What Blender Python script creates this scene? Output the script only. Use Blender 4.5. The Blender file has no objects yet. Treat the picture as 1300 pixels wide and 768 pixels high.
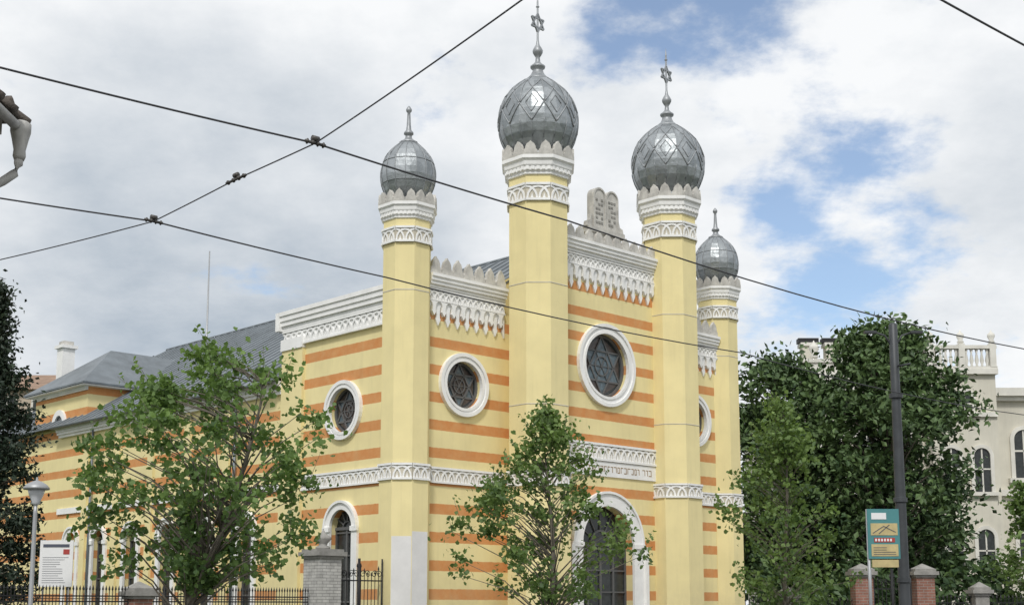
import bpy, math, random
from mathutils import Vector, Matrix
random.seed(7)
S=bpy.context.scene
rad=math.radians

# ------------------------------------------------------------ materials
def _nt(name):
    m=bpy.data.materials.new(name); m.use_nodes=True
    nt=m.node_tree; b=nt.nodes['Principled BSDF']; return m,nt,b
def mth(nt,op,a,b=None,c=None,clamp=False):
    n=nt.nodes.new('ShaderNodeMath'); n.operation=op; n.use_clamp=clamp
    for i,v in enumerate((a,b,c)):
        if v is None: continue
        if isinstance(v,(int,float)): n.inputs[i].default_value=v
        else: nt.links.new(v,n.inputs[i])
    return n.outputs[0]
def mixc(nt,f,a,b,mode='MIX'):
    n=nt.nodes.new('ShaderNodeMix'); n.data_type='RGBA'; n.blend_type=mode
    for i,v in ((0,f),(6,a),(7,b)):
        if isinstance(v,(int,float)): n.inputs[i].default_value=v
        elif isinstance(v,tuple): n.inputs[i].default_value=(*v[:3],1)
        else: nt.links.new(v,n.inputs[i])
    return n.outputs[2]
def noise(nt,vec,scale,detail=5,rough=.55):
    n=nt.nodes.new('ShaderNodeTexNoise'); n.inputs['Scale'].default_value=scale
    n.inputs['Detail'].default_value=detail; n.inputs['Roughness'].default_value=rough
    nt.links.new(vec,n.inputs['Vector']); return n.outputs['Fac']
def mapr(nt,v,a,b,c,d,smooth=False):
    n=nt.nodes.new('ShaderNodeMapRange'); 
    if smooth: n.interpolation_type='SMOOTHSTEP'
    for i,x in enumerate((a,b,c,d)): n.inputs[i+1].default_value=x
    nt.links.new(v,n.inputs[0]); return n.outputs[0]
def mapping(nt,vec,sc):
    n=nt.nodes.new('ShaderNodeMapping'); n.inputs['Scale'].default_value=sc
    nt.links.new(vec,n.inputs['Vector']); return n.outputs[0]
def surf(name,col,rough=.8,metal=0,var=.15,scale=1.5,stain=0.0,bump=.0,bscale=40,stripe=None,base_dirt=False):
    m,nt,b=_nt(name)
    tc=nt.nodes.new('ShaderNodeTexCoord').outputs['Object']
    base=col
    if stripe or base_dirt:
        sp=nt.nodes.new('ShaderNodeSeparateXYZ'); nt.links.new(tc,sp.inputs[0])
    if stripe:
        wob=mth(nt,'MULTIPLY',mth(nt,'SUBTRACT',noise(nt,tc,6,2),.5),.03)
        z=mth(nt,'ADD',sp.outputs[2],wob)
        k=mth(nt,'ADD',mth(nt,'DIVIDE',mth(nt,'SUBTRACT',z,.18),.9),.5)
        f=mth(nt,'ABSOLUTE',mth(nt,'SUBTRACT',mth(nt,'FRACT',k),.5))
        msk=mapr(nt,f,.178,.192,1,0)
        fade=mapr(nt,noise(nt,tc,3,6,.7),.3,.8,1.0,.76)
        base=mixc(nt,mth(nt,'MULTIPLY',msk,fade),col,stripe)
    n1=noise(nt,tc,scale,5,.6)
    v=mapr(nt,n1,.3,.7,1-var,1+var*.4)
    cb=nt.nodes.new('ShaderNodeCombineColor')
    for i in range(3): nt.links.new(v,cb.inputs[i])
    c=mixc(nt,1.0,base,cb.outputs[0],'MULTIPLY')
    if stain>0:
        n2=noise(nt,mapping(nt,tc,(3,3,.25)),1.3,5,.65)
        sf=mth(nt,'MULTIPLY',mapr(nt,n2,.5,.8,0,1),stain)
        c=mixc(nt,sf,c,tuple(x*.45+.02 for x in col[:3]))
    if base_dirt:
        dz=mth(nt,'MULTIPLY',mapr(nt,sp.outputs[2],.2,3.2,1,0,True),mapr(nt,noise(nt,tc,2.2,5,.7),.35,.7,.1,.55))
        c=mixc(nt,dz,c,(.42,.36,.25))
    nt.links.new(c,b.inputs['Base Color'])
    b.inputs['Roughness'].default_value=rough; b.inputs['Metallic'].default_value=metal
    if bump>0:
        bp=nt.nodes.new('ShaderNodeBump'); bp.inputs['Strength'].default_value=bump; bp.inputs['Distance'].default_value=.02
        nt.links.new(noise(nt,tc,bscale,3),bp.inputs['Height']); nt.links.new(bp.outputs[0],b.inputs['Normal'])
    return m
def brickmat(name,c1,c2,mortar,scale=1.0):
    m,nt,b=_nt(name)
    tc=nt.nodes.new('ShaderNodeTexCoord').outputs['Object']
    sp=nt.nodes.new('ShaderNodeSeparateXYZ'); nt.links.new(tc,sp.inputs[0])
    cx=nt.nodes.new('ShaderNodeCombineXYZ')
    nt.links.new(mth(nt,'ADD',sp.outputs[0],sp.outputs[1]),cx.inputs[0]); nt.links.new(sp.outputs[2],cx.inputs[1])
    br=nt.nodes.new('ShaderNodeTexBrick'); nt.links.new(cx.outputs[0],br.inputs['Vector'])
    br.inputs['Color1'].default_value=(*c1,1); br.inputs['Color2'].default_value=(*c2,1); br.inputs['Mortar'].default_value=(*mortar,1)
    br.inputs['Scale'].default_value=scale; br.inputs['Brick Width'].default_value=.27; br.inputs['Row Height'].default_value=.09; br.inputs['Mortar Size'].default_value=.008
    n=mapr(nt,noise(nt,tc,4,5),.3,.7,.75,1.1)
    cb=nt.nodes.new('ShaderNodeCombineColor')
    for i in range(3): nt.links.new(n,cb.inputs[i])
    nt.links.new(mixc(nt,1.0,br.outputs['Color'],cb.outputs[0],'MULTIPLY'),b.inputs['Base Color'])
    bp=nt.nodes.new('ShaderNodeBump'); bp.inputs['Strength'].default_value=.5; bp.inputs['Distance'].default_value=.01
    nt.links.new(br.outputs['Fac'],bp.inputs['Height']); bp.invert=True; nt.links.new(bp.outputs[0],b.inputs['Normal'])
    b.inputs['Roughness'].default_value=.85
    return m
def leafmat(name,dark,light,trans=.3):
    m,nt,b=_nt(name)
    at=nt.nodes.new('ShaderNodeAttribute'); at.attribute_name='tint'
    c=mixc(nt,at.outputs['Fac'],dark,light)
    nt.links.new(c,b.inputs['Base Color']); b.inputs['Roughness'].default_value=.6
    if trans>0:
        tr=nt.nodes.new('ShaderNodeBsdfTranslucent'); nt.links.new(mixc(nt,.4,c,(light[0]*1.6,light[1]*1.7,light[2]*.8)),tr.inputs['Color'])
        mx=nt.nodes.new('ShaderNodeMixShader'); mx.inputs[0].default_value=trans
        nt.links.new(b.outputs[0],mx.inputs[1]); nt.links.new(tr.outputs[0],mx.inputs[2])
        nt.links.new(mx.outputs[0],nt.nodes['Material Output'].inputs['Surface'])
    return m

YEL=(.82,.71,.375)
M_yel=surf('plaster_yellow',YEL,.9,var=.10,scale=.7,stain=.18,bump=.12,base_dirt=True)
M_str=surf('plaster_striped',YEL,.9,var=.10,scale=.7,stain=.18,bump=.12,stripe=(.62,.245,.075),base_dirt=True)
M_wht=surf('stucco_white',(.86,.855,.84),.85,var=.10,scale=1.5,stain=.18,bump=.15)
M_gwh=surf('stucco_weathered',(.58,.56,.52),.9,var=.35,scale=3,stain=.6,bump=.25)
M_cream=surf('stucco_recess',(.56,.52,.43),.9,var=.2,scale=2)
M_patch=surf('plaster_patch_white',(.72,.71,.70),.9,var=.1,scale=2)
M_roof=surf('sheet_metal_roof',(.19,.215,.235),.5,metal=.35,var=.3,scale=1.2,stain=.3)
M_glass=surf('leaded_glass_dark',(.035,.04,.04),.25,var=.5,scale=5)
M_gblue=surf('leaded_glass_blue',(.11,.15,.175),.3,var=.6,scale=6)
M_gbrn=surf('leaded_glass_brown',(.075,.055,.045),.3,var=.6,scale=6)
M_bar=surf('window_bars',(.12,.12,.12),.6,var=.2)
M_iron=surf('wrought_iron',(.02,.02,.022),.55,metal=.3,var=.2)
M_ink=surf('inscription_paint',(.33,.22,.12),.9)
M_stone=surf('grey_stone',(.30,.29,.27),.9,var=.3,scale=4,stain=.4,bump=.4)
M_wbrick=brickmat('white_brick',(.52,.51,.48),(.44,.43,.41),(.24,.23,.22))
M_rbrick=brickmat('red_brick',(.30,.14,.10),(.24,.11,.08),(.3,.28,.25))

def metal_dome():
    m,nt,b=_nt('zinc_dome')
    tc=nt.nodes.new('ShaderNodeTexCoord').outputs['Object']
    vo=nt.nodes.new('ShaderNodeTexVoronoi'); vo.inputs['Scale'].default_value=2.6; nt.links.new(tc,vo.inputs['Vector'])
    sp=nt.nodes.new('ShaderNodeSeparateColor'); nt.links.new(vo.outputs['Color'],sp.inputs[0])
    f=mth(nt,'ADD',mth(nt,'MULTIPLY',sp.outputs[0],.45),mth(nt,'MULTIPLY',noise(nt,mapping(nt,tc,(4,4,1)),1.6,7,.7),.75))
    nt.links.new(mixc(nt,f,(.16,.18,.19),(.46,.485,.50)),b.inputs['Base Color'])
    b.inputs['Metallic'].default_value=.75
    nt.links.new(mapr(nt,noise(nt,tc,3,5),.3,.7,.3,.55),b.inputs['Roughness'])
    bp=nt.nodes.new('ShaderNodeBump'); bp.inputs['Strength'].default_value=.4; bp.inputs['Distance'].default_value=.06
    nt.links.new(noise(nt,tc,3.5,3),bp.inputs['Height']); nt.links.new(bp.outputs[0],b.inputs['Normal'])
    return m
M_dome=metal_dome()
M_seam=surf('zinc_seam',(.34,.355,.37),.5,metal=.5,var=.25,scale=5)

# ------------------------------------------------------------ mesh builder
class MB:
    def __init__(s): s.v=[];s.f=[];s.m=[];s.mats=[];s.sm=[]
    def mi(s,m):
        if m not in s.mats: s.mats.append(m)
        return s.mats.index(m)
    def add(s,vs,fs,m,smooth=False):
        o=len(s.v); s.v+= [tuple(x) for x in vs]; k=s.mi(m)
        for f in fs: s.f.append(tuple(i+o for i in f)); s.m.append(k); s.sm.append(smooth)
    def box(s,x0,x1,y0,y1,z0,z1,m):
        vs=[(x,y,z) for z in (z0,z1) for y in (y0,y1) for x in (x0,x1)]
        s.add(vs,[(0,2,3,1),(4,5,7,6),(0,1,5,4),(2,6,7,3),(0,4,6,2),(1,3,7,5)],m)
    def ext(s,fr,pts,c0,c1,m):
        o,ux,uz,n=fr; k=len(pts)
        vs=[o+ux*a+uz*b+n*c0 for a,b in pts]+[o+ux*a+uz*b+n*c1 for a,b in pts]
        fs=[tuple(range(k)),tuple(range(2*k-1,k-1,-1))]+[(i,i+k,(i+1)%k+k,(i+1)%k) for i in range(k)]
        s.add(vs,fs,m)
    def fbox(s,fr,a0,a1,b0,b1,c0,c1,m): s.ext(fr,[(a0,b0),(a1,b0),(a1,b1),(a0,b1)],c0,c1,m)
    def arc(s,fr,cx,cz,r0,r1,a0,a1,c0,c1,m,n=10):
        A=[rad(a0+(a1-a0)*i/n) for i in range(n+1)]
        pts=[(cx+r1*math.cos(a),cz+r1*math.sin(a)) for a in A]+[(cx+r0*math.cos(a),cz+r0*math.sin(a)) for a in reversed(A)]
        for i in range(n):
            q=[pts[i],pts[i+1],pts[2*n+1-i-1],pts[2*n+1-i]]
            s.ext(fr,q,c0,c1,m)
    def tube(s,P,R,m,n=6,smooth=True,cap=True):
        P=[Vector(p) for p in P]; vs=[];fs=[]
        if isinstance(R,(int,float)): R=[R]*len(P)
        for i,p in enumerate(P):
            d=(P[min(i+1,len(P)-1)]-P[max(i-1,0)])
            if d.length<1e-6: d=Vector((0,0,1))
            d.normalize(); a=d.orthogonal() if abs(d.z)>.9 else d.cross(Vector((0,0,1)))
            if abs(d.z)>.9: a=Vector((1,0,0)); a=(a-d*a.dot(d))
            a.normalize(); b=d.cross(a)
            for k in range(n):
                t=2*math.pi*k/n; vs.append(p+(a*math.cos(t)+b*math.sin(t))*R[i])
        for i in range(len(P)-1):
            for k in range(n): fs.append((i*n+k,i*n+(k+1)%n,(i+1)*n+(k+1)%n,(i+1)*n+k))
        if cap: fs.append(tuple(range(n-1,-1,-1))); fs.append(tuple((len(P)-1)*n+k for k in range(n)))
        s.add(vs,fs,m,smooth)
    def lathe(s,prof,n,c,m,phase=0.,smooth=False,cap=True):
        vs=[];fs=[]
        for r,z in prof:
            for k in range(n):
                a=phase+2*math.pi*k/n; vs.append((c[0]+r*math.cos(a),c[1]+r*math.sin(a),c[2]+z))
        L=len(prof)
        for i in range(L-1):
            for k in range(n): fs.append((i*n+k,i*n+(k+1)%n,(i+1)*n+(k+1)%n,(i+1)*n+k))
        if cap: fs.append(tuple(range(n-1,-1,-1))); fs.append(tuple((L-1)*n+k for k in range(n)))
        s.add(vs,fs,m,smooth)
    def obj(s,name,parent=None,mat=None,normals=True):
        me=bpy.data.meshes.new(name); me.from_pydata(s.v,[],s.f)
        for m in s.mats: me.materials.append(m)
        me.polygons.foreach_set('material_index',s.m); me.polygons.foreach_set('use_smooth',s.sm)
        if normals:
            import bmesh
            bm=bmesh.new(); bm.from_mesh(me); bmesh.ops.recalc_face_normals(bm,faces=bm.faces); bm.to_mesh(me); bm.free()
        me.update(); o=bpy.data.objects.new(name,me); S.collection.objects.link(o)
        if parent: o.parent=parent
        if mat: o.matrix_world=mat
        return o
def empty(name,mat):
    e=bpy.data.objects.new(name,None); S.collection.objects.link(e); e.matrix_world=mat; return e
X=Vector((1,0,0));Y=Vector((0,1,0));Z=Vector((0,0,1))
def cut(obj,cutter):
    md=obj.modifiers.new('b','BOOLEAN'); md.operation='DIFFERENCE'; md.object=cutter; md.solver='EXACT'
    dg=bpy.context.evaluated_depsgraph_get(); dg.update()
    me=bpy.data.meshes.new_from_object(obj.evaluated_get(dg)); obj.modifiers.clear(); obj.data=me
    bpy.data.objects.remove(cutter)

# ------------------------------------------------------------ synagogue
SM=Matrix.Translation((-3.4,42,0))@Matrix.Rotation(rad(43.9),4,'Z')
syn=empty('striped_synagogue',SM)
W=16.4; C=W/2; PM=1.3; PC=1.2; TS2=4.72; TS3=W-4.62
def F(s0,p): return (Vector((s0,-p,0)),X,Z,-Y)
def FL(t0,q): return (Vector((-q,t0,0)),-Y,Z,-X)
def FR(t0,q): return (Vector((W+q,t0,0)),Y,Z,X)

def archpts(hw,z0,zs,n=14):
    return [(-hw,z0),(hw,z0)]+[(hw*math.cos(math.pi*i/n),zs+hw*math.sin(math.pi*i/n)) for i in range(n+1)]
w=MB(); w.box(-.3,W+.3,-.3,6.4,0,11.45,M_str)
wall=w.obj('pavilion_walls')
c=MB()
for cx in (2.18,W-2.18): c.ext(F(cx,.3),[(.80*math.cos(i*math.pi/18),8.8+.80*math.sin(i*math.pi/18)) for i in range(36)],-.35,.2,M_wht)
for fr in (FL(2.83,.3),FR(2.83,.3)):
    c.ext(fr,[(.76*math.cos(i*math.pi/18),8.05+.76*math.sin(i*math.pi/18)) for i in range(36)],-.35,.2,M_wht)
    c.ext(fr,archpts(.62,.4,4.15),-.35,.2,M_wht)
cut(wall,c.obj('cutter')); wall.parent=syn; wall.data.name='pavilion_walls'
w=MB(); w.box(TS2+.6,TS3-.6,-PC,.6,0,14.2,M_str); wall=w.obj('central_bay_wall')
c=MB(); c.ext(F(C,PC),[(1.16*math.cos(i*math.pi/24),10.1+1.16*math.sin(i*math.pi/24)) for i in range(48)],-.4,.2,M_wht)
c.ext(F(C,PC),archpts(1.35,-.3,3.75,20),-.45,.2,M_wht)
cut(wall,c.obj('cutter')); wall.parent=syn
w=MB(); w.box(-.27,W+.27,6.3,33.5,0,9.45,M_str); nave=w.obj('nave_walls')
c=MB()
NW=[8.6,11.4,14.2,17.0,19.8,22.3]
for t in NW: c.ext(FL(t,.27),archpts(.5,1.4,4.3),-.3,.2,M_wht)
cut(nave,c.obj('cutter')); nave.parent=syn
w=MB(); w.box(-.1,5,21.8,27.0,0,11.3,M_str); w.obj('wing_walls',syn)

def rosette(mb,fr,cx,cz,ro,ri):
    mb.arc(fr,cx,cz,ri-.02,ro,0,360,-.02,.09,M_wht,40)
    mb.arc(fr,cx,cz,ro-.12,ro,0,360,.088,.14,M_wht,40)
    mb.arc(fr,cx,cz,ri-.02,ri+.07,0,360,.088,.12,M_wht,40)
    d=-.22
    mb.ext(fr,[(cx+ri*math.cos(i*math.pi/18),cz+ri*math.sin(i*math.pi/18)) for i in range(36)],d-.03,d,M_glass)
    R=ri*.93
    def bar(p,q,wd=.028,dd=.05,m=M_bar):
        p=Vector(p);q=Vector(q);t=(q-p).normalized();n=Vector((-t.y,t.x))*wd
        mb.ext(fr,[tuple(p-n),tuple(q-n),tuple(q+n),tuple(p+n)],d+.005,d+dd,m)
    P=[(cx+R*math.cos(rad(90+60*i)),cz+R*math.sin(rad(90+60*i))) for i in range(6)]
    r2=R/math.sqrt(3)
    Q=[(cx+r2*math.cos(rad(60+60*i+60)),cz+r2*math.sin(rad(60+60*i+60))) for i in range(6)]
    for i in range(6):
        mb.ext(fr,[P[i],Q[i],Q[i-1]],d+.001,d+.012,M_gblue)
        mb.ext(fr,[P[i],Q[i],P[(i+1)%6]],d+.001,d+.008,M_gbrn)
    mb.ext(fr,Q,d+.001,d+.010,M_gbrn if ri<1 else M_gblue)
    for i in range(6):
        bar(P[i],P[(i+2)%6])
        bar((cx,cz),Q[i],.012,.04)
    mb.arc(fr,cx,cz,R*.97,ri,0,360,d+.002,d+.07,M_bar,36)
    mb.arc(fr,cx,cz,R*.30,R*.34,0,360,d+.012,d+.05,M_bar,24)
wn=MB()
rosette(wn,F(2.18,.3),0,8.8,1.06,.80); rosette(wn,F(W-2.18,.3),0,8.8,1.06,.80)
rosette(wn,FL(2.83,.3),0,8.05,1.0,.76); rosette(wn,FR(2.83,.3),0,8.05,1.0,.76)
rosette(wn,F(C,PC),0,10.1,1.5,1.16)
wn.obj('rose_windows',syn)
def archwin(mb,fr,hw,z0,zs,tr=.25,d=-.25,door=False):
    for a,b in ((-hw-tr,-hw+.02),(hw-.02,hw+tr)): mb.fbox(fr,a,b,z0-(.1 if not door else 0),zs,-.01,.09,M_wht)
    mb.arc(fr,0,zs,hw-.02,hw+tr,0,180,-.01,.09,M_wht,20)
    mb.arc(fr,0,zs,hw+tr-.08,hw+tr,0,180,.088,.15,M_wht,20)
    for a in (-hw-tr-.04,hw-.04): mb.fbox(fr,a,a+tr+.08,zs-.12,zs+.04,.06,.14,M_wht)
    if not door: mb.fbox(fr,-hw-tr-.05,hw+tr+.05,z0-.25,z0-.1,0,.16,M_wht)
    mb.ext(fr,archpts(hw,z0,zs),d-.03,d,M_glass)
    def vb(a,w_,z1): mb.fbox(fr,a-w_,a+w_,z0,z1,d+.002,d+.06,M_bar)
    n=4 if hw>.9 else 2
    for i in range(-n//2+0,n//2+1):
        a=i*hw*2/n*.98
        vb(a,.035,zs)
    z=z0+.6
    while z<zs: mb.fbox(fr,-hw,hw,z-.025,z+.025,d+.004,d+.05,M_bar); z+=.75
    mb.fbox(fr,-hw,hw,zs-.06,zs+.04,d+.004,d+.08,M_bar)
    for i in range(1,6):
        a=math.pi*i/6; p=Vector((hw*.35*math.cos(a),zs+hw*.35*math.sin(a))); q=Vector((hw*math.cos(a),zs+hw*math.sin(a)))
        t=(q-p).normalized(); nn=Vector((-t.y,t.x))*.02
        mb.ext(fr,[tuple(p-nn),tuple(q-nn),tuple(q+nn),tuple(p+nn)],d+.003,d+.05,M_bar)
    mb.arc(fr,0,zs,hw*.33,hw*.39,0,180,d+.003,d+.06,M_bar,14)
aw=MB()
archwin(aw,FL(2.83,.3),.62,.4,4.15,.28); archwin(aw,FR(2.83,.3),.62,.4,4.15,.28)
for t in NW: archwin(aw,FL(t,.27),.5,1.4,4.3,.22)
archwin(aw,F(C,PC),1.35,0,3.75,.5,-.38,True)
for a in (-2.0,1.84): aw.fbox(F(C,PC),a,a+.16,0,3.7,.07,.2,M_wht)
aw.arc(FL(24.4,.1),0,9.7,.0,.42,0,360,.001,.02,M_glass,28); aw.arc(FL(24.4,.1),0,9.7,.40,.66,0,360,-.01,.10,M_wht,28)
aw.obj('arched_windows_and_portal',syn)

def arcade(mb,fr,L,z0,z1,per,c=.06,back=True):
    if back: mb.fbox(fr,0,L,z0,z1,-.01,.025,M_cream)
    h=z1-z0; rl=h*.13
    mb.fbox(fr,0,L,z1-rl,z1,.0,c+.03,M_wht); mb.fbox(fr,0,L,z0,z0+rl,.0,c+.03,M_wht)
    n=max(1,round(L/per)); p=L/n
    r=min(h-2*rl,p*.98)
    for i in range(n+1):
        x=i*p
        a0,a1=0,180
        if i==0:a1=90
        if i==n:a0=90
        sy=(h-2*rl)/r
        N=8; w_=.17*p
        A=[rad(a0+(a1-a0)*k/N) for k in range(N+1)]
        for k in range(N):
            q=[(x+rr*math.cos(a),z0+rl+min(rr*math.sin(a)*sy,h-2*rl)) for rr,a in ((r,A[k]),(r,A[k+1]),(r-w_,A[k+1]),(r-w_,A[k]))]
            mb.ext(fr,q,.0,c+(.004 if i%2 else 0),M_wht)
    for i in range(n):
        x=(i+.5)*p; mb.ext(fr,[(x-.12*p,z0+rl),(x+.12*p,z0+rl),(x,z0+rl+.3*h)],.0,c+.002,M_wht)
def pend(mb,fr,L,zt,d1,d2,per,wfrac,c0,c1,off=0,m=None):
    m=m or M_wht
    n=round(L/per); p=L/n
    for i in range(n if off==0 else n+1):
        x=(i+.5)*p if off==0 else i*p
        w=p*wfrac/2; N=7
        def side(sg):
            return [(sg*(w+(p/2-w)*(1-math.sin(math.pi/2*k/N))) , -d1*(1-math.cos(math.pi/2*k/N))-.02) for k in range(N+1)]
        Rr=side(1); Ll=side(-1)
        poly=[(p/2,0)]+Rr+[(w,-d1-.4*(d2-d1)),(w*1.5,-d1-.5*(d2-d1)),(0,-d2),(-w*1.5,-d1-.5*(d2-d1)),(-w,-d1-.4*(d2-d1))]+list(reversed(Ll))+[(-p/2,0)]
        poly=[(min(max(x+a,0),L),zt+b) for a,b in poly]
        if off and i in (0,n):
            q=[]
            for v in poly:
                if not q or (abs(q[-1][0]-v[0])+abs(q[-1][1]-v[1])>1e-4): q.append(v)
            poly=q
        mb.ext(fr,poly,c0,c1,m)
def merlons(mb,fr,L,z0,h,per,c0,c1,m=None):
    m=m or M_gwh
    n=max(1,round(L/per)); p=L/n
    mb.fbox(fr,0,L,z0-.03,z0+.14*h,c0+.002,c1-.002,m)
    prof=[(.47,0.1),(.47,.30),(.36,.42),(.33,.60),(.24,.78),(.10,.88),(0,1.0)]
    for i in range(n):
        x=(i+.5)*p; k=random.uniform(.96,1.04)
        pts=[(x+a*p,z0+b*h*k) for a,b in prof]+[(x-a*p,z0+b*h*k) for a,b in reversed(prof[:-1])]
        mb.ext(fr,pts,c0,c1,m)
def cornice(mb,fr,L,z0,z1,c,m=None,a0=0):
    m=m or M_wht; h=z1-z0
    for f0,f1,k in ((0,.25,.45),(.25,.5,.7),(.5,.78,.85),(.78,1,1.0)):
        mb.fbox(fr,a0,L,z0+f0*h-.002,z0+f1*h,-.02,c*k,m)
def big_frieze(mb,fr,L,zt,zb,per):
    h=zt-zb
    mb.fbox(fr,0,L,zt-.34*h,zt,-.01,.05,M_wht)
    arcade(mb,(fr[0]+fr[3]*.05,*fr[1:]),L,zt-.36*h,zt-.02,per*.62,.05,False)
    pend(mb,fr,L,zt-.34*h,.16*h,.40*h,per,.30,.0,.13)
    pend(mb,fr,L,zt-.34*h,.30*h,.66*h,per,.34,.0,.07,off=1)
fz=MB()
Lc=TS3-TS2-1.7; f0=F(TS2+.85,PC)
big_frieze(fz,f0,Lc,13.95,12.65,.42); cornice(fz,f0,Lc,13.95,14.42,.32); 
merlons(fz,f0,Lc,14.42,.52,.47,.05,.17)
for s0 in (.6,TS3+.6):
    L=3.4
    f=F(s0,.3); big_frieze(fz,f,L,11.85,10.62,.40); cornice(fz,f,L,11.85,12.3,.30); merlons(fz,f,L,12.3,.62,.47,.05,.17)
    fz.fbox(f,0,L,11.4,12.28,-.4,-.01,M_yel)
for k,fr in enumerate((FL(6.4,.3),FR(.0,.3))):
    L=6.0 if k==0 else 6.4
    fz.fbox(fr,0,L,11.3,11.86,-.4,-.012,M_yel)
    fz.fbox(fr,0,L,10.62,11.25,-.01,.05,M_wht)
    arcade(fz,(fr[0]+fr[3]*.05,*fr[1:]),L,10.62,11.22,.34,.05,False)
    cornice(fz,fr,L,11.22,11.88,.30)
    a=(0,1.25) if k==0 else (L-1.25,L)
    fz.fbox(fr,a[0],a[1],0,10.60,-.01,.12,M_yel)
    fz.fbox(fr,a[0]-.03,a[1]+.02,10.5,10.9,-.012,.17,M_wht)
fz.fbox((Vector((-.6,6.4,0)),X,Z,Y),0,5,11.22,11.88,-.02,.2,M_wht)
arcade(fz,F(.6,.3),3.4,5.5,6.02,.30,.05); arcade(fz,F(TS3+.6,.3),3.3,5.5,6.02,.30,.05)
arcade(fz,FL(5.15,.3),4.6,5.5,6.02,.30,.05); arcade(fz,FR(.6,.3),4.6,5.5,6.02,.30,.05)
fl=FL(23.8,.27); fz.fbox(fl,0,17.4,5.6,5.85,-.01,.07,M_wht); cornice(fz,fl,17.4,9.0,9.45,.34)
for t in (9.99,12.8,15.6,18.4,21.2): fz.fbox(FL(t,.27),-.22,.22,0,9.0,-.01,.1,M_yel)
fc=F(C,PC); arcade(fz,F(TS2+.85,PC),Lc,6.66,7.28,.34,.06)
fz.fbox(F(TS2+.85,PC),0,Lc,6.12,6.64,-.01,.05,M_wht)
fr=FL(27.0,.1); cornice(fz,fr,5.2,11.0,11.3,.2); fz.fbox(fr,0,3.2,5.6,5.85,-.01,.07,M_wht)
fz.obj('stucco_friezes',syn)
ins=MB(); x=.5
random.seed(3)
while x<Lc-.5:
    w_=random.uniform(.10,.16); o=F(TS2+.85,PC)
    ty=random.randint(0,3)
    ins.fbox(o,x,x+w_,6.46,6.49,.05,.056,M_ink)
    if ty!=1: ins.fbox(o,x+w_-.03,x+w_,6.28,6.46,.05,.055,M_ink)
    if ty in(1,2): ins.fbox(o,x,x+.03,6.28,6.46,.05,.055,M_ink)
    if ty==0 or ty==2: ins.fbox(o,x,x+w_,6.27,6.30,.05,.057,M_ink)
    x+=w_+.05+(.12 if random.random()<.2 else 0)
ins.obj('inscription',syn)
tb=MB(); ft=(Vector((C+.1,-PC+.0,0)),X,Z,-Y)
for sx in (-.34,.34):
    tb.ext(ft,[(sx-.33,15.1),(sx+.33,15.1)]+[(sx+.33*math.cos(math.pi*i/12),16.3+.33*math.sin(math.pi*i/12)) for i in range(13)],-.3,.0,M_gwh)
    tb.arc(ft,sx,16.3,.27,.33,0,180,-.002,.035,M_gwh,12)
    for a in (-.33,.27): tb.fbox(ft,sx+a,sx+a+.06,15.1,16.3,-.002,.035,M_gwh)
    for r in range(6):
        for q in range(3):
            if random.random()<.85: tb.fbox(ft,sx-.2+q*.14,sx-.1+q*.14,15.28+r*.17,15.36+r*.17,-.002,.02,M_stone)
tb.fbox(ft,-.95,.95,14.9,15.1,-.36,.08,M_gwh); tb.fbox(ft,-.8,.8,14.2,14.9,-.33,.02,M_gwh)
for sg in (-1,1): tb.ext(ft,[(sg*.72,15.1),(sg*1.0,15.1),(sg*.95,15.3),(sg*.8,15.35),(sg*.72,15.6)],-.2,-.02,M_gwh)
tb.obj('law_tablets',syn)

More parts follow.
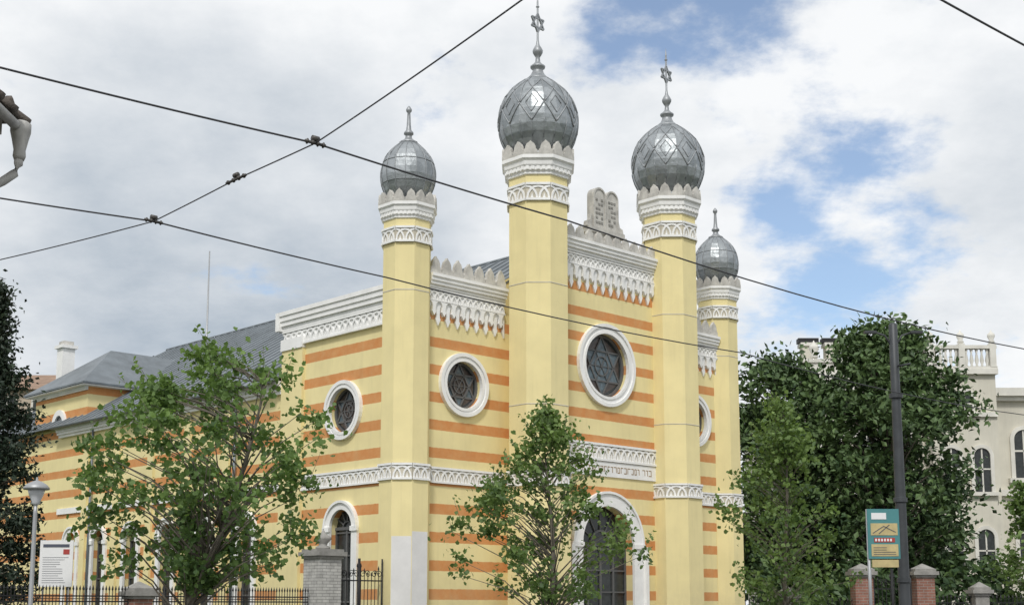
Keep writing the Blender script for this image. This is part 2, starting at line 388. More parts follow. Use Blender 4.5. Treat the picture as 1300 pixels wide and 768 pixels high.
def octo(c,r,face):
    out=[]
    for k in range(8):
        a=rad(45*k); n=Vector((math.cos(a),math.sin(a),0)); ux=Vector((-n.y,n.x,0)); Ls=2*r*math.tan(rad(22.5))
        out.append(((Vector((c[0],c[1],0))+n*r-ux*Ls/2),ux,Z,n,Ls))
    return out
def star(mb,c,r,th,m):
    fr=(Vector(c),X,Z,-Y)
    for s0 in (90,270):
        P=[Vector((r*math.cos(rad(s0+120*i)),r*math.sin(rad(s0+120*i)))) for i in range(3)]
        for i in range(3):
            p,q=P[i],P[(i+1)%3]; t=(q-p).normalized(); n=Vector((-t.y,t.x))*th
            mb.ext(fr,[tuple(p-n),tuple(q-n),tuple(q+n),tuple(p+n)],-th*1.2,th*1.2+(.002 if s0==90 else 0),m)
def tower(cx,cy,ap,kind,dz=0):
    nm='main_tower' if kind else 'corner_tower'
    k8=1/math.cos(rad(22.5)); ph=rad(22.5); mb=MB(); c=(cx,cy,0)
    if kind: zb0,zb1,zk,zc,zm=15.12,15.74,16.02,16.66,.50
    else: zb0,zb1,zk,zc,zm=13.10,13.62,13.88,14.40,.42
    if kind: zb0+=dz;zb1+=dz;zk+=dz;zc+=dz
    R=ap*k8
    mb.lathe([(R*1.045,0),(R*1.045,5.5),(R*1.02,5.5),(R*1.02,6.02),(R,6.02),(R,zk+.1)],8,c,M_yel,ph)
    for zz in ((11.55,) if not kind else (12.3,8.2)): mb.lathe([(R,zz-.02),(R*1.012,zz-.01),(R*1.012,zz+.01),(R,zz+.02)],8,c,M_cream,ph,cap=False)
    RC=R*(1.25 if not kind else 1.25); h=zc-zk
    prof=[(R,zk),(R*1.06,zk+.02),(R*1.06,zk+.14*h),(R*1.11,zk+.22*h),(R*1.11,zk+.40*h),(R*1.16,zk+.5*h),(R*1.18,zk+.72*h),(RC,zk+.82*h),(RC,zc),(RC*.9,zc),(RC*.86,zc+.02)]
    mb.lathe(prof,8,c,M_wht,ph)
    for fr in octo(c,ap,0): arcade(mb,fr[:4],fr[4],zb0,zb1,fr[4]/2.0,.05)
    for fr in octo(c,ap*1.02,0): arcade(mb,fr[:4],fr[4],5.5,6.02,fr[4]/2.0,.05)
    apc=RC/k8
    for fr in octo(c,apc,0): merlons(mb,fr[:4],fr[4],zc,zm,fr[4]/2.0,-.12,.0)
    for fr in octo(c,ap*1.11,0):
        n=5; p=fr[4]/n
        for i in range(n): mb.fbox(fr[:4],(i+.2)*p,(i+.8)*p,zk+.24*h,zk+.42*h,-.02,ap*.04,M_wht)
    mb.obj(nm+'_shaft',syn)
    d=MB()
    if kind:
        prof=[(1.00,0),(.97,.1),(.96,.2),(1.02,.34),(1.14,.56),(1.27,.82),(1.355,1.1),(1.395,1.38),(1.395,1.62),(1.355,1.9),(1.27,2.17),(1.14,2.42),(.96,2.65),(.75,2.84),(.55,2.99),(.40,3.10),(.30,3.22)]
        z0=16.68+dz; G=20
    else:
        prof=[(.68,0),(.64,.08),(.63,.16),(.69,.30),(.78,.48),(.86,.70),(.905,.94),(.905,1.14),(.87,1.36),(.80,1.57),(.68,1.78),(.52,1.96),(.36,2.1),(.24,2.2)]
        z0=14.46; G=16
    d.lathe(prof,G,(cx,cy,z0),M_dome)
    def sp(th,z,off=.01):
        for i in range(len(prof)-1):
            if prof[i][1]<=z<=prof[i+1][1]:
                f=(z-prof[i][1])/(prof[i+1][1]-prof[i][1]+1e-9); r=prof[i][0]*(1-f)+prof[i+1][0]*f; break
        else: r=prof[-1][0]
        g=2*math.pi/G; fr=(th%g)-g/2; r=r*math.cos(g/2)/math.cos(fr)
        return (cx+(r+off)*math.cos(th),cy+(r+off)*math.sin(th),z0+z)
    zt=prof[-1][1]
    if kind:
        N=10; g=2*math.pi/N
        zs=[.2+ (1.25-.2)*i/8 for i in range(9)]
        for k in range(G): d.tube([sp(k*2*math.pi/G,z) for z in zs],.016,M_seam,4)
        def ln(t0,z1,t1,z2,r=.026): d.tube([sp(t0+(t1-t0)*i/9,z1+(z2-z1)*i/9,.012) for i in range(10)],r,M_seam,4)
        for k in range(N):
            a=k*g
            ln(a,1.15,a+g/2,1.8); ln(a,1.15,a-g/2,1.8)
            ln(a-g/2,1.8,a,2.4); ln(a+g/2,1.8,a,2.4)
            ln(a,2.4,a+g/2,2.9,.02); ln(a,2.4,a-g/2,2.9,.02)
            ln(a+g/2,1.8,a+g/2,3.05,.018)
            ln(a,1.45,a+g/4,1.8,.016); ln(a,1.45,a-g/4,1.8,.016); ln(a-g/4,1.8,a,2.1,.016); ln(a+g/4,1.8,a,2.1,.016)
    else:
        for k in range(G): d.tube([sp(k*2*math.pi/G,.16+(zt-.2)*i/14) for i in range(15)],.014,M_seam,4)
        for zz in (.72,1.45): d.tube([sp(2*math.pi*i/48,zz) for i in range(49)],.012,M_seam,4,cap=False)
    if kind:
        fp=[(.46,3.06),(.48,3.12),(.42,3.16),(.30,3.26),(.22,3.40),(.19,3.50),(.28,3.56),(.29,3.62),(.2,3.68),(.10,3.78),(.08,3.95),(.13,4.02),(.19,4.12),(.2,4.2),(.15,4.30),(.07,4.42),(.04,4.6),(.035,6.0),(.005,6.3)]
        fp=[(r*.92,z-.03) for r,z in fp]
        d.lathe(fp,14,(cx,cy,z0),M_seam,smooth=True)
        star(d,(cx,cy,z0+5.2),.34,.026,M_seam)
        d.lathe([(.02,5.75),(.07,5.8),(.02,5.86)],8,(cx,cy,z0),M_seam,smooth=True)
    else:
        fp=[(.30,2.14),(.31,2.2),(.2,2.26),(.12,2.34),(.10,2.44),(.16,2.48),(.16,2.54),(.09,2.62),(.07,2.8),(.055,3.1),(.05,3.22),(.09,3.27),(.10,3.33),(.05,3.42),(.0,3.47)]
        d.lathe(fp,12,(cx,cy,z0),M_seam,smooth=True)
    d.obj(nm+'_onion_dome',syn)
tower(0,0,.74,False); tower(W,0,.74,False)
tower(TS2,-PM,.99,True); tower(TS3,-PM,.95,True,.12)
pt=MB()
fr=octo((0,0,0),.74*1.045,0)
for i in (5,6): 
    f=fr[i]; pt.fbox(f[:4],.01,f[4]-.01,0,3.75 if i==5 else 3.9,-.01,.004,M_patch)
pt.obj('fresh_plaster_patch',syn)

# roofs --------------------------------------------------------
rf=MB()
def roofz(x): return 9.5+(x+.75)*.6145
zr=roofz(C)
def slab(pts,m,t=.08):
    n=len(pts); vs=[Vector(p) for p in pts]+[Vector(p)-Z*t for p in pts]
    rf.add(vs,[tuple(range(n)),tuple(range(2*n-1,n-1,-1))]+[(i,i+n,(i+1)%n+n,(i+1)%n) for i in range(n)],m)
slab([(-.75,6.42,roofz(-.75)),(-.75,34,roofz(-.75)),(C,30,zr),(C,6.42,zr)],M_roof)
slab([(W+.75,6.42,roofz(-.75)),(W+.75,34,roofz(-.75)),(C,30,zr),(C,6.42,zr)],M_roof)
slab([(-.75,34,roofz(-.75)),(W+.75,34,roofz(-.75)),(C,30,zr)],M_roof)
slab([(.1,.2,roofz(.1)),(.1,6.42,roofz(.1)),(C,6.42,zr),(C,.2,zr)],M_roof)
slab([(W-.1,.2,roofz(.1)),(W-.1,6.42,roofz(.1)),(C,6.42,zr),(C,.2,zr)],M_roof)
rf.add([(2,.22,11.4),(W-2,.22,11.4),(C,.22,zr-.1)],[(0,1,2)],M_yel)
y=.5
while y<33.5:
    x0=-.74 if y>6.5 else .1
    x1=C if y<30 else -.74+(C+.74)*(34-y)/4
    a=Vector((x0,y,roofz(x0)+.02)); b=Vector((x1,y,roofz(x1)+.02))
    rf.tube([a,b],.028,M_roof,4,smooth=False); 
    rf.tube([(W-a.x,a.y,a.z),(W-b.x,b.y,b.z)],.028,M_roof,4,smooth=False)
    y+=.62
rf.tube([(C,.2,zr+.02),(C,30,zr+.02)],.06,M_roof,6)
e=11.3; x0,x1,y0,y1=-.55,5,21.4,27.4; ap=(2.2,24.4,13.4); ap2=(6.5,24.4,13.4)
slab([(x0,y0,e),(x0,y1,e),ap],M_roof); slab([(x0,y0,e),ap,ap2,(x1+1.5,y0,e)],M_roof); slab([(x0,y1,e),ap,ap2,(x1+1.5,y1,e)],M_roof)
rf.box(x0+.05,x1,y0+.05,y1-.05,e-.14,e-.09,M_wht)
rf.tube([(-.80,6.5,9.42),(-.80,23.8,9.42)],.08,M_roof,8)
rf.tube([(-.42,9.3,9.2),(-.42,9.3,.2)],.06,M_roof,8); rf.tube([(-.42,20.5,9.2),(-.42,20.5,.2)],.06,M_roof,8)
rf.obj('metal_roof',syn)
ch=MB(); ch.box(.7,1.3,26.2,26.8,11,13.6,M_wht); ch.box(.6,1.4,26.1,26.9,13.6,13.75,M_wht); ch.box(.75,1.25,26.25,26.75,13.75,13.95,M_gwh); ch.obj('chimney',syn)

# ------------------------------------------------------------ fence and gate
def spear(mb,x,y,z0,z1,r=.012):
    mb.tube([(x,y,z0),(x,y,z1-.14),(x,y,z1-.10),(x,y,z1)],[r,r,r*2.4,.002],M_iron,5,smooth=False)
def fence_run(mb,s0,s1,zt,y=0,zb=.35,step=.13):
    n=int((s1-s0)/step)
    for i in range(n+1): spear(mb,s0+(s1-s0)*i/n,y,zb,zt)
    for z in (zb+.2,zt-.28,zt-.42): mb.box(s0,s1,y-.018,y+.018,z-.018,z+.018,M_iron)
    for i in range(n): 
        x=s0+(s1-s0)*(i+.5)/n
        mb.lathe([(.03,-.01),(.03,.01)],8,(x,y,zt-.35),M_iron)
fm=MB(); fence_run(fm,-8.7,-3.6,2.15,0,.35,.09); fence_run(fm,-16.5,-9.35,2.15,0,.35,.09)
fm.box(-16.5,-3.6,-.15,.15,0,.4,M_stone); 
fm.obj('iron_fence',None,SM)
def pillar(nm,s,hw,h,m,urn,mat,yy=0):
    p=MB(); p.box(s-hw,s+hw,yy-hw,yy+hw,.45,h-.3,m); p.box(s-hw-.06,s+hw+.06,yy-hw-.06,yy+hw+.06,0,.45,M_stone)
    for a,z0,z1 in ((.05,h-.3,h-.22),(.12,h-.22,h-.10),(.05,h-.10,h-.02)): p.box(s-hw-a,s+hw+a,yy-hw-a,yy+hw+a,z0,z1,M_stone)
    if urn: p.lathe([(hw*.55,-.02),(hw*.55,.05),(hw*.3,.1),(hw*.35,.16),(hw*.62,.28),(hw*.62,.34),(hw*.3,.42),(hw*.12,.5),(0.01,.58)],14,(s,yy,h),M_stone,smooth=True)
    else: p.lathe([(hw*1.1*1.414,0),(.02,.18)],4,(s,yy,h-.02),M_stone,rad(45))
    return p.obj(nm,None,mat)
pillar('brick_gate_pillar',-3.1,.40,3.3,M_wbrick,True,SM)
pillar('stone_fence_post',-9.05,.27,2.1,M_rbrick,False,SM); pillar('stone_fence_post',-13.5,.27,2.1,M_rbrick,False,SM)
def scroll(mb,cx,cy,cz,r,sgn,turns=1.4,th=.012,a0=0):
    P=[]
    for i in range(22):
        f=i/21; a=a0+sgn*2*math.pi*turns*f; rr=r*(1-.8*f); P.append((cx+rr*math.cos(a),cy,cz+rr*math.sin(a)))
    mb.tube(P,th,M_iron,4)
def gate(nm,s0,s1,zt,mat,yy=0):
    g=MB(); mid=(s0+s1)/2; n=int((s1-s0)/.13)
    for i in range(n+1):
        x=s0+(s1-s0)*i/n; f=abs(x-mid)/(s1-s0)*2
        spear(g,x,yy,.15,zt-.35*(math.sin(math.pi*min(f,1))), .013)
    for z in (.3,1.1,zt-.62): g.box(s0,s1,yy-.02,yy+.02,z-.02,z+.02,M_iron)
    for x in (s0,mid-.02,mid+.02,s1): g.tube([(x,yy,.1),(x,yy,zt+.05)],.028,M_iron,6)
    k=int((s1-s0)/.42)
    for i in range(k):
        x=s0+(s1-s0)*(i+.5)/k
        scroll(g,x-.09,yy-.02,zt-.42,.12,1,a0=0); scroll(g,x+.09,yy-.02,zt-.42,.12,-1,a0=math.pi)
        scroll(g,x-.09,yy-.02,1.3,.12,1); scroll(g,x+.09,yy-.02,1.3,.12,-1,a0=math.pi)
    return g.obj(nm,None,mat)
gate('wrought_iron_gate',-2.62,-.85,3.0,SM)

# ------------------------------------------------------------ ground
M_asph=surf('asphalt',(.05,.05,.052),.9,var=.3,scale=3,bump=.4,bscale=80)
M_pave=surf('pavement_slabs',(.25,.24,.22),.9,var=.25,scale=2,bump=.3)
M_grass=surf('ground_grass',(.06,.085,.03),.95,var=.4,scale=.6,bump=.5,bscale=20)
M_paint=surf('road_paint',(.75,.75,.72),.8,var=.2,scale=5)
g=MB(); g.add([(-1500,-1500,0),(1500,-1500,0),(1500,1500,0),(-1500,1500,0)],[(0,1,2,3)],M_grass); g.obj('ground')
g=MB(); g.add([(-200,-27,.004),(200,-27,.004),(200,-12,.004),(-200,-12,.004)],[(0,1,2,3)],M_asph); g.obj('road',None,SM)
g=MB()
for i in range(-20,20): g.box(i*6-1.5,i*6+1.5,-19.6,-19.45,.006,.010,M_paint)
g.obj('road_markings',None,SM)
g=MB(); g.box(-200,200,-11.85,-2.6,-.05,.12,M_pave); g.box(-200,200,-12,-11.85,-.05,.135,M_stone); g.obj('sidewalk',None,SM)
g=MB(); g.box(-200,200,-34,-27.15,-.05,.12,M_pave); g.box(-200,200,-27.15,-27,-.05,.135,M_stone); g.obj('sidewalk',None,SM)

# ------------------------------------------------------------ trees
M_bark=surf('bark_grey',(.17,.15,.12),.95,var=.4,scale=6,bump=.8,bscale=30)
M_leafA=leafmat('leaf_plane',(.040,.085,.024),(.185,.29,.08),.35)
M_leafB=leafmat('leaf_linden',(.046,.090,.026),(.20,.295,.085),.35)
M_leafC=leafmat('leaf_dark',(.024,.056,.018),(.10,.165,.048),0)
M_need=leafmat('needles',(.007,.018,.010),(.028,.05,.024),0)
def leafpoly(c,n,u,s,star):
    v=n.cross(u)
    if star: pts=[(-.2,-.45),(.25,-.42),(.5,.05),(.2,.3),(.0,.6),(-.25,.28),(-.5,.0)]
    else: pts=[(0,-.5),(.32,-.05),(.0,.6),(-.32,-.05)]
    return [c+u*(a*s)+v*(b*s)+n*(abs(a)*s*.3) for a,b in pts]
def tree(name,base,zc,R,ncl,nleaf,ls,cr,mat,seed,shape='oval',trunk_r=.12,star=True,lean=(0,0),droop=0,gap=0,kp=.45,sprig=0):
    rnd=random.Random(seed); V=[];Fc=[];T=[]
    tb=MB(); base=Vector(base)
    top=Vector((base.x+lean[0],base.y+lean[1],zc+R[2]*.85))
    def trunk(f):
        p=base.lerp(top,f); return p+Vector((.12*math.sin(f*5+seed),.12*math.cos(f*4+seed),0))*min(1,f*3)
    tb.tube([trunk(i/10) for i in range(11)],[trunk_r*(1.25 if i==0 else 1)*(1-.9*(i/10)) for i in range(11)],M_bark,8)
    def prof(z):
        if shape=='oval': return math.sqrt(max(0,1-z*z))*(1-.12*z)
        if shape=='egg': f=(z+1)/2; return max(0,math.sin(math.pi*min(1,f**.62)))**.8
        if shape=='pear': f=(z+1)/2; return max(0,math.sin(math.pi*min(1,f**.5)))**.8*(1-.1*f)
        if shape=='col': f=(z+1)/2; return (1-f**1.8)**.9
    def put(p,ct,sc=1):
        n=Vector((rnd.gauss(0,.7),rnd.gauss(0,.7),rnd.gauss(.5,.6)))
        if n.length<.01: return
        n.normalize(); u=n.orthogonal().normalized(); q=rnd.uniform(0,6.28); u=u*math.cos(q)+n.cross(u)*math.sin(q)
        L=leafpoly(p,n,u,ls*sc*rnd.uniform(.6,1.25),star)
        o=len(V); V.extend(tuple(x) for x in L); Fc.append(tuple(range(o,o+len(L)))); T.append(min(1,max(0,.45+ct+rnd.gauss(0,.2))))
    for i in range(ncl):
        z=rnd.uniform(-1,1)
        a=rnd.uniform(0,2*math.pi)
        k=rnd.uniform(0,1)**kp
        wob=1+.18*math.sin(3*a+seed+2.3*z)+.12*math.sin(5*a-seed*2+4*z)
        if gap and rnd.random()<gap and math.sin(4*a+3*z*2+seed)>.1: continue
        r=prof(z)*k*wob
        cc=Vector((top.x*.4+base.x*.6+r*R[0]*math.cos(a),top.y*.4+base.y*.6+r*R[1]*math.sin(a),zc+z*R[2]))
        hd=r*max(R[0],R[1])
        H=top.z-base.z
        f=min(.95,max(.18,(cc.z-base.z-hd*.75)/H)); s=trunk(f)
        mid=s.lerp(cc,.5)+Vector((0,0,.12*hd)); 
        tb.tube([s,s.lerp(mid,.6),mid,cc],[trunk_r*.26*(1-f*.6),trunk_r*.2*(1-f*.5),trunk_r*.12,.006],M_bark,5)
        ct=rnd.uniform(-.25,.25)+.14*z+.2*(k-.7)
        m=int(nleaf*rnd.uniform(.5,1.4)); rr=cr*rnd.uniform(.65,1.3)
        out=(cc-s).normalized() if (cc-s).length>.1 else Z
        for j in range(m):
            put(cc+Vector((rnd.gauss(0,rr),rnd.gauss(0,rr),rnd.gauss(0,rr*.7)-droop*rnd.random())),ct)
        if sprig and rnd.random()<sprig:
            dr=(out*.7+Vector((rnd.gauss(0,.3),rnd.gauss(0,.3),.6))).normalized(); Ls=rnd.uniform(.35,.8)
            tb.tube([cc,cc+dr*Ls],[.006,.003],M_bark,4)
            for j in range(12): 
                q=cc+dr*Ls*(j/11); put(q+Vector((rnd.gauss(0,.05),rnd.gauss(0,.05),rnd.gauss(0,.04))),ct+.1,.85)
    root=empty(name,Matrix.Identity(4))
    tb.obj('trunk_and_limbs',root)
    me=bpy.data.meshes.new('foliage'); me.from_pydata(V,[],Fc); me.materials.append(mat)
    at=me.attributes.new('tint','FLOAT','FACE'); at.data.foreach_set('value',T); me.update()
    o=bpy.data.objects.new('foliage',me); S.collection.objects.link(o); o.parent=root
    return root
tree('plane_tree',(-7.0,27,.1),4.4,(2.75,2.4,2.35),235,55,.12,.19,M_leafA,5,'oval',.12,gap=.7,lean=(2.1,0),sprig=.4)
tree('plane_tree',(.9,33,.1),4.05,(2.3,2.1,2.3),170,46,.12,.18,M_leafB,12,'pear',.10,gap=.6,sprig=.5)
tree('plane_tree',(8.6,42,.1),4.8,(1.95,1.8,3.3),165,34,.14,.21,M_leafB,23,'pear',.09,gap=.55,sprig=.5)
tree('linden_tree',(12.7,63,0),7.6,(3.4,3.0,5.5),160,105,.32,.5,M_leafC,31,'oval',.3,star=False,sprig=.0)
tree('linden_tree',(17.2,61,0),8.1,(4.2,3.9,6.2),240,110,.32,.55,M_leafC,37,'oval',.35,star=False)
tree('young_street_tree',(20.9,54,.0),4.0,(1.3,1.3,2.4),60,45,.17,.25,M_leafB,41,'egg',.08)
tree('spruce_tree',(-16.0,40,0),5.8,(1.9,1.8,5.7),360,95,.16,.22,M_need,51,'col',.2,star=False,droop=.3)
def hedge(name,x0,x1,y0,y1,z1,n,ls,mat,seed):
    rnd=random.Random(seed); V=[];Fc=[];T=[]
    for j in range(n):
        x=rnd.uniform(x0,x1); zt=z1*(.75+.2*math.sin(x*1.3+seed)+.12*math.sin(x*3.1))
        p=Vector((x,rnd.uniform(y0,y1),rnd.uniform(.1,1)**.7*zt))
        n_=Vector((rnd.gauss(0,.7),rnd.gauss(-.3,.7),rnd.gauss(.4,.6))).normalized(); u=n_.orthogonal().normalized()
        L=leafpoly(p,n_,u,ls*rnd.uniform(.6,1.3),False); o=len(V); V+=[tuple(v) for v in L]; Fc.append(tuple(range(o,o+len(L)))); T.append(min(1,max(0,rnd.gauss(.3,.25))))
    me=bpy.data.meshes.new(name); me.from_pydata(V,[],Fc); me.materials.append(mat)
    me.attributes.new('tint','FLOAT','FACE').data.foreach_set('value',T); me.update()
    o=bpy.data.objects.new(name,me); S.collection.objects.link(o)
hedge('garden_shrubs',10.5,34,56,59,4.0,8000,.35,M_leafC,1)
hedge('distant_trees',-75,-20,100,108,8,6000,.9,M_leafC,2)
hedge('distant_trees',5,80,100,108,9,6000,.9,M_leafC,3)

# ------------------------------------------------------------ overhead wires
M_wire=surf('wire_dark',(.045,.045,.05),.6); M_ins=surf('insulator',(.06,.055,.05),.5)
def wire(name,P,r=.014,z=6.6,ext=(0,0)):
    P=[Vector((p[0],p[1],p[2] if len(p)>2 else z)) for p in P]
    a=P[0]+(P[0]-P[1])*ext[0]; b=P[-1]+(P[-1]-P[-2])*ext[1]
    P=[a]+P+[b]; Q=[]
    for i in range(len(P)-1):
        L=(P[i+1]-P[i]).length
        for k in range(10):
            f=k/10; q=P[i].lerp(P[i+1],f); q.z-=.003*L*4*f*(1-f)*min(L,12)/3; Q.append(q)
    Q.append(P[-1]); m=MB(); m.tube(Q,r,M_wire,6); return m
J1=(-2.15,13.96); J2=(-4.71,16.94)
def clampdev(m,p,d,L=.16,r=.035):
    p=Vector((*p,6.6)); d=Vector((*d,0)).normalized()
    for k in range(4): 
        a=p+d*(L*(k/3*2-1)*.8); m.tube([a-d*L*.14,a,a+d*L*.14],[r*.4,r,r*.4],M_ins,8)
    m.tube([p-d*L,p+d*L],r*.55,M_ins,8); m.tube([p+Z*.05-d*.04,p+Z*.05+d*.04],r,M_ins,8)
m=wire('a',[(-4.8,11.9),J1,(.72,16.9),(10.05,25.7)],.011,ext=(1.2,2)); clampdev(m,J1,(1,.9),.13); m.obj('overhead_wire')
m=wire('b',[(.085,10.48),J1,(-3.27,15.2),J2,(-7.47,18.9)],.008,ext=(2,2)); clampdev(m,(-3.27,15.2),(1,-1.1),.22,.03); m.obj('overhead_wire')
m=wire('c',[(-6.35,15.94),J2,(-1.94,19.95),(4.57,26.1)],.011,ext=(3,1.5)); clampdev(m,J2,(1,1),.13); m.obj('overhead_wire')
m=wire('d',[(3.58,10.48),(4.63,11.4)],.010,ext=(6,12)); m.obj('overhead_wire')

# ------------------------------------------------------------ street furniture
M_pole=surf('pole_paint',(.055,.06,.065),.5,metal=.2,var=.3,scale=3)
p=MB(); p.lathe([(.19,0),(.19,.9),(.15,1.0),(.135,1.1),(.125,4.0),(.11,6.0),(.10,8.2),(.06,8.25)],16,(9.05,31,0),M_pole,smooth=True)
for z in (2.2,4.05,6.5): p.lathe([(.125,-.06),(.16,-.05),(.16,.05),(.125,.06)],16,(9.05,31,z),M_pole)
for sg in (-1,1):
    p.tube([(9.05,31,7.6),(9.05+sg*.2,31,7.95),(9.05+sg*.5,31,8.05)],.025,M_pole,6)
    p.box(9.05+sg*.55-.14,9.05+sg*.55+.14,30.93,31.07,8.0,8.06,M_pole)
p.tube([(9.05,31,7.2),(9.3,30.6,7.2)],.025,M_pole,6)
p.obj('tram_line_pole')
M_teal=surf('sign_teal',(.07,.24,.25),.5,var=.15); M_ylw=surf('sign_timetable',(.55,.45,.22),.5,var=.2,scale=6); M_grey=surf('galvanised_steel',(.4,.41,.42),.5,metal=.5)
M_white=surf('sign_white',(.78,.78,.78),.5,var=.05); M_txt=surf('sign_text',(.08,.09,.12),.6); M_redp=surf('sign_red',(.4,.05,.04),.5)
s=MB(); x0,y0=7.2,27.0
s.tube([(x0,y0,.1),(x0,y0,3.55)],.035,M_grey,10)
s.box(x0-.02,x0+.62,y0-.06,y0-.0,2.55,3.55,M_teal)
fr=(Vector((x0,y0-.06,0)),X,Z,-Y)
s.fbox(fr,.04,.58,2.60,2.84,.001,.008,M_ylw); s.fbox(fr,.04,.58,3.02,3.26,.001,.008,M_ylw); s.fbox(fr,.06,.36,3.34,3.47,.001,.008,M_white); s.fbox(fr,.10,.52,2.88,2.97,.001,.008,M_redp)
rnd=random.Random(2)
for i in range(4): s.fbox(fr,.08,.08+rnd.uniform(.25,.46),2.63+i*.045,2.642+i*.045,.009,.012,M_txt)
for i in range(6): s.fbox(fr,.12+i*.06,.155+i*.06,2.90,2.95,.009,.012,M_white)
for (a,b_) in (((.08,3.06),(.3,3.2)),((.3,3.2),(.54,3.08)),((.2,3.05),(.42,3.23))):
    p=Vector(a);q=Vector(b_);t=(q-p).normalized();n=Vector((-t.y,t.x))*.008
    s.ext(fr,[tuple(p-n),tuple(q-n),tuple(q+n),tuple(p+n)],.009,.012,M_txt)
s.box(x0+.05,x0+.58,y0-.05,y0-.01,2.38,2.53,M_ylw)
s.obj('bus_stop_sign')
M_glob=surf('lamp_globe',(.55,.57,.6),.25,var=.1)
l=MB(); c=(-11.45,32,0)
l.lathe([(.10,0),(.10,.6),(.06,.7),(.05,3.8),(.04,4.05)],12,c,M_grey,smooth=True)
l.lathe([(.05,4.0),(.10,4.05),(.10,4.1),(.17,4.25),(.21,4.4)],16,c,M_glob,smooth=True)
l.lathe([(.30,4.38),(.31,4.42),(.24,4.5),(.12,4.57),(.03,4.6),(.02,4.68)],16,c,M_grey,smooth=True)
l.obj('street_lamp')
b=MB(); bx=-12.1; by=34.3
b.box(bx,bx+.85,by,by+.04,2.1,3.28,M_white)
fr=(Vector((bx,by,0)),X,Z,-Y)
b.fbox(fr,.08,.75,3.1,3.18,.001,.006,M_txt); b.fbox(fr,.60,.76,2.92,3.05,.001,.006,M_redp)
for i in range(12): b.fbox(fr,.08,.08+rnd.uniform(.3,.66),2.2+i*.058,2.208+i*.058,.001,.006,M_txt)
for x in (bx+.1,bx+.75): b.tube([(x,by+.06,.1),(x,by+.06,3.28)],.025,M_grey,8)
b.obj('information_board')

# ------------------------------------------------------------ near house eave, upper left
M_tile=surf('old_roof_tiles',(.13,.11,.095),.9,var=.5,scale=6,bump=.6); M_ow=surf('old_wall_paint',(.45,.42,.36),.9,var=.3,stain=.5)
M_pipe=surf('old_downpipe',(.46,.45,.43),.7,var=.3,scale=8,stain=.5)
h=MB(); h.box(-14,-5.35,3,11.7,0,6.0,M_ow); h.box(-14,-4.82,2.8,12.05,6.0,6.16,M_ow)
h.add([(-14,12.25,6.18),(-4.68,12.25,6.18),(-4.68,2.6,6.18),(-14,2.6,6.18),(-14,7.4,9.6),(-8.5,7.4,9.6)],[(0,1,5,4),(1,2,5),(2,3,4,5),(0,3,2,1),(0,4,3)],M_tile)
for i in range(30): h.tube([(-4.66,2.7+i*.33,6.2),(-4.9,2.7+i*.33,6.38)],.05,M_tile,6)
for i in range(30): h.tube([(-4.78-i*.3,12.28,6.2),(-4.78-i*.3,12.05,6.36)],.05,M_tile,6)
h.tube([(-4.70,2.6,6.1),(-4.70,12.2,6.1)],.05,M_pipe,10)
h.lathe([(.045,-.30),(.06,-.26),(.055,-.2),(.075,-.1),(.095,-.02),(.095,.06),(.07,.08)],16,(-4.68,12.15,6.08),M_pipe,smooth=True)
h.tube([(-4.68,12.15,5.82),(-4.68,12.14,5.74),(-4.70,12.11,5.64),(-4.78,12.04,5.54),(-4.92,11.94,5.42),(-5.08,11.84,5.28),(-5.2,11.77,5.12),(-5.25,11.75,4.95),(-5.25,11.75,.2)],.042,M_pipe,12)
h.obj('old_house')

# ------------------------------------------------------------ background buildings
M_pale=surf('pale_facade',(.64,.61,.52),.9,var=.15,scale=.5,stain=.3,bump=.1); M_ptrim=surf('pale_trim',(.70,.68,.62),.9,var=.15)
pal=empty('ornate_villa',Matrix.Translation((-1.5,0,-.85)))
v=MB(); v.box(18.2,44,75,95,0,14.6,M_pale)
fr=(Vector((0,75,0)),X,Z,-Y)
v.fbox(fr,18.1,44,14.0,14.25,0,.3,M_ptrim); v.fbox(fr,18.0,44,14.25,14.7,0,.55,M_ptrim); v.fbox(fr,18.2,44,8.6,8.95,0,.25,M_ptrim); v.fbox(fr,18.2,44,3.9,4.2,0,.2,M_ptrim)
v.box(24.9,28.6,73.6,80,0,15.6,M_pale)
fb=(Vector((0,73.6,0)),X,Z,-Y)
v.fbox(fb,24.8,28.7,15.3,15.6,-6,.25,M_ptrim); v.fbox(fb,24.9,28.6,12.9,13.15,0,.15,M_ptrim)
v.obj('walls',pal)
v=MB()
v.box(24.8,28.7,73.4,73.75,15.6,15.75,M_ptrim); v.box(24.8,28.7,73.4,73.75,16.75,16.95,M_ptrim)
v.box(24.8,25.1,73.76,80,16.75,16.95,M_ptrim)
for i in range(13):
    x=25.0+i*.29
    if i%6==0:
        v.box(x-.17,x+.17,73.38,73.78,15.7,17.05,M_ptrim)
        v.lathe([(.1,0),(.2,.1),(.12,.2),(.22,.42),(.2,.55),(.06,.68),(.02,.8)],10,(x,73.58,17.05),M_ptrim,smooth=True)
    else: v.lathe([(.10,0),(.06,.12),(.12,.35),(.05,.75),(.1,1.0)],8,(x,73.58,15.74),M_ptrim,smooth=True)
for i in range(8): v.lathe([(.10,0),(.06,.12),(.12,.35),(.05,.75),(.1,1.0)],8,(24.95,74.2+i*.5,15.74),M_ptrim,smooth=True)
for x in (19.0,20.4): v.box(x-.4,x+.4,77,77.8,14.6,17.6,M_pale); v.box(x-.5,x+.5,76.9,77.9,17.6,17.8,M_ptrim); v.box(x-.6,x+.6,77.1,77.7,17.82,18.1,M_iron)
v.box(18.3,24.6,75.3,75.6,14.7,16.3,M_ptrim); v.box(18.2,24.7,75.2,75.7,16.3,16.5,M_ptrim)
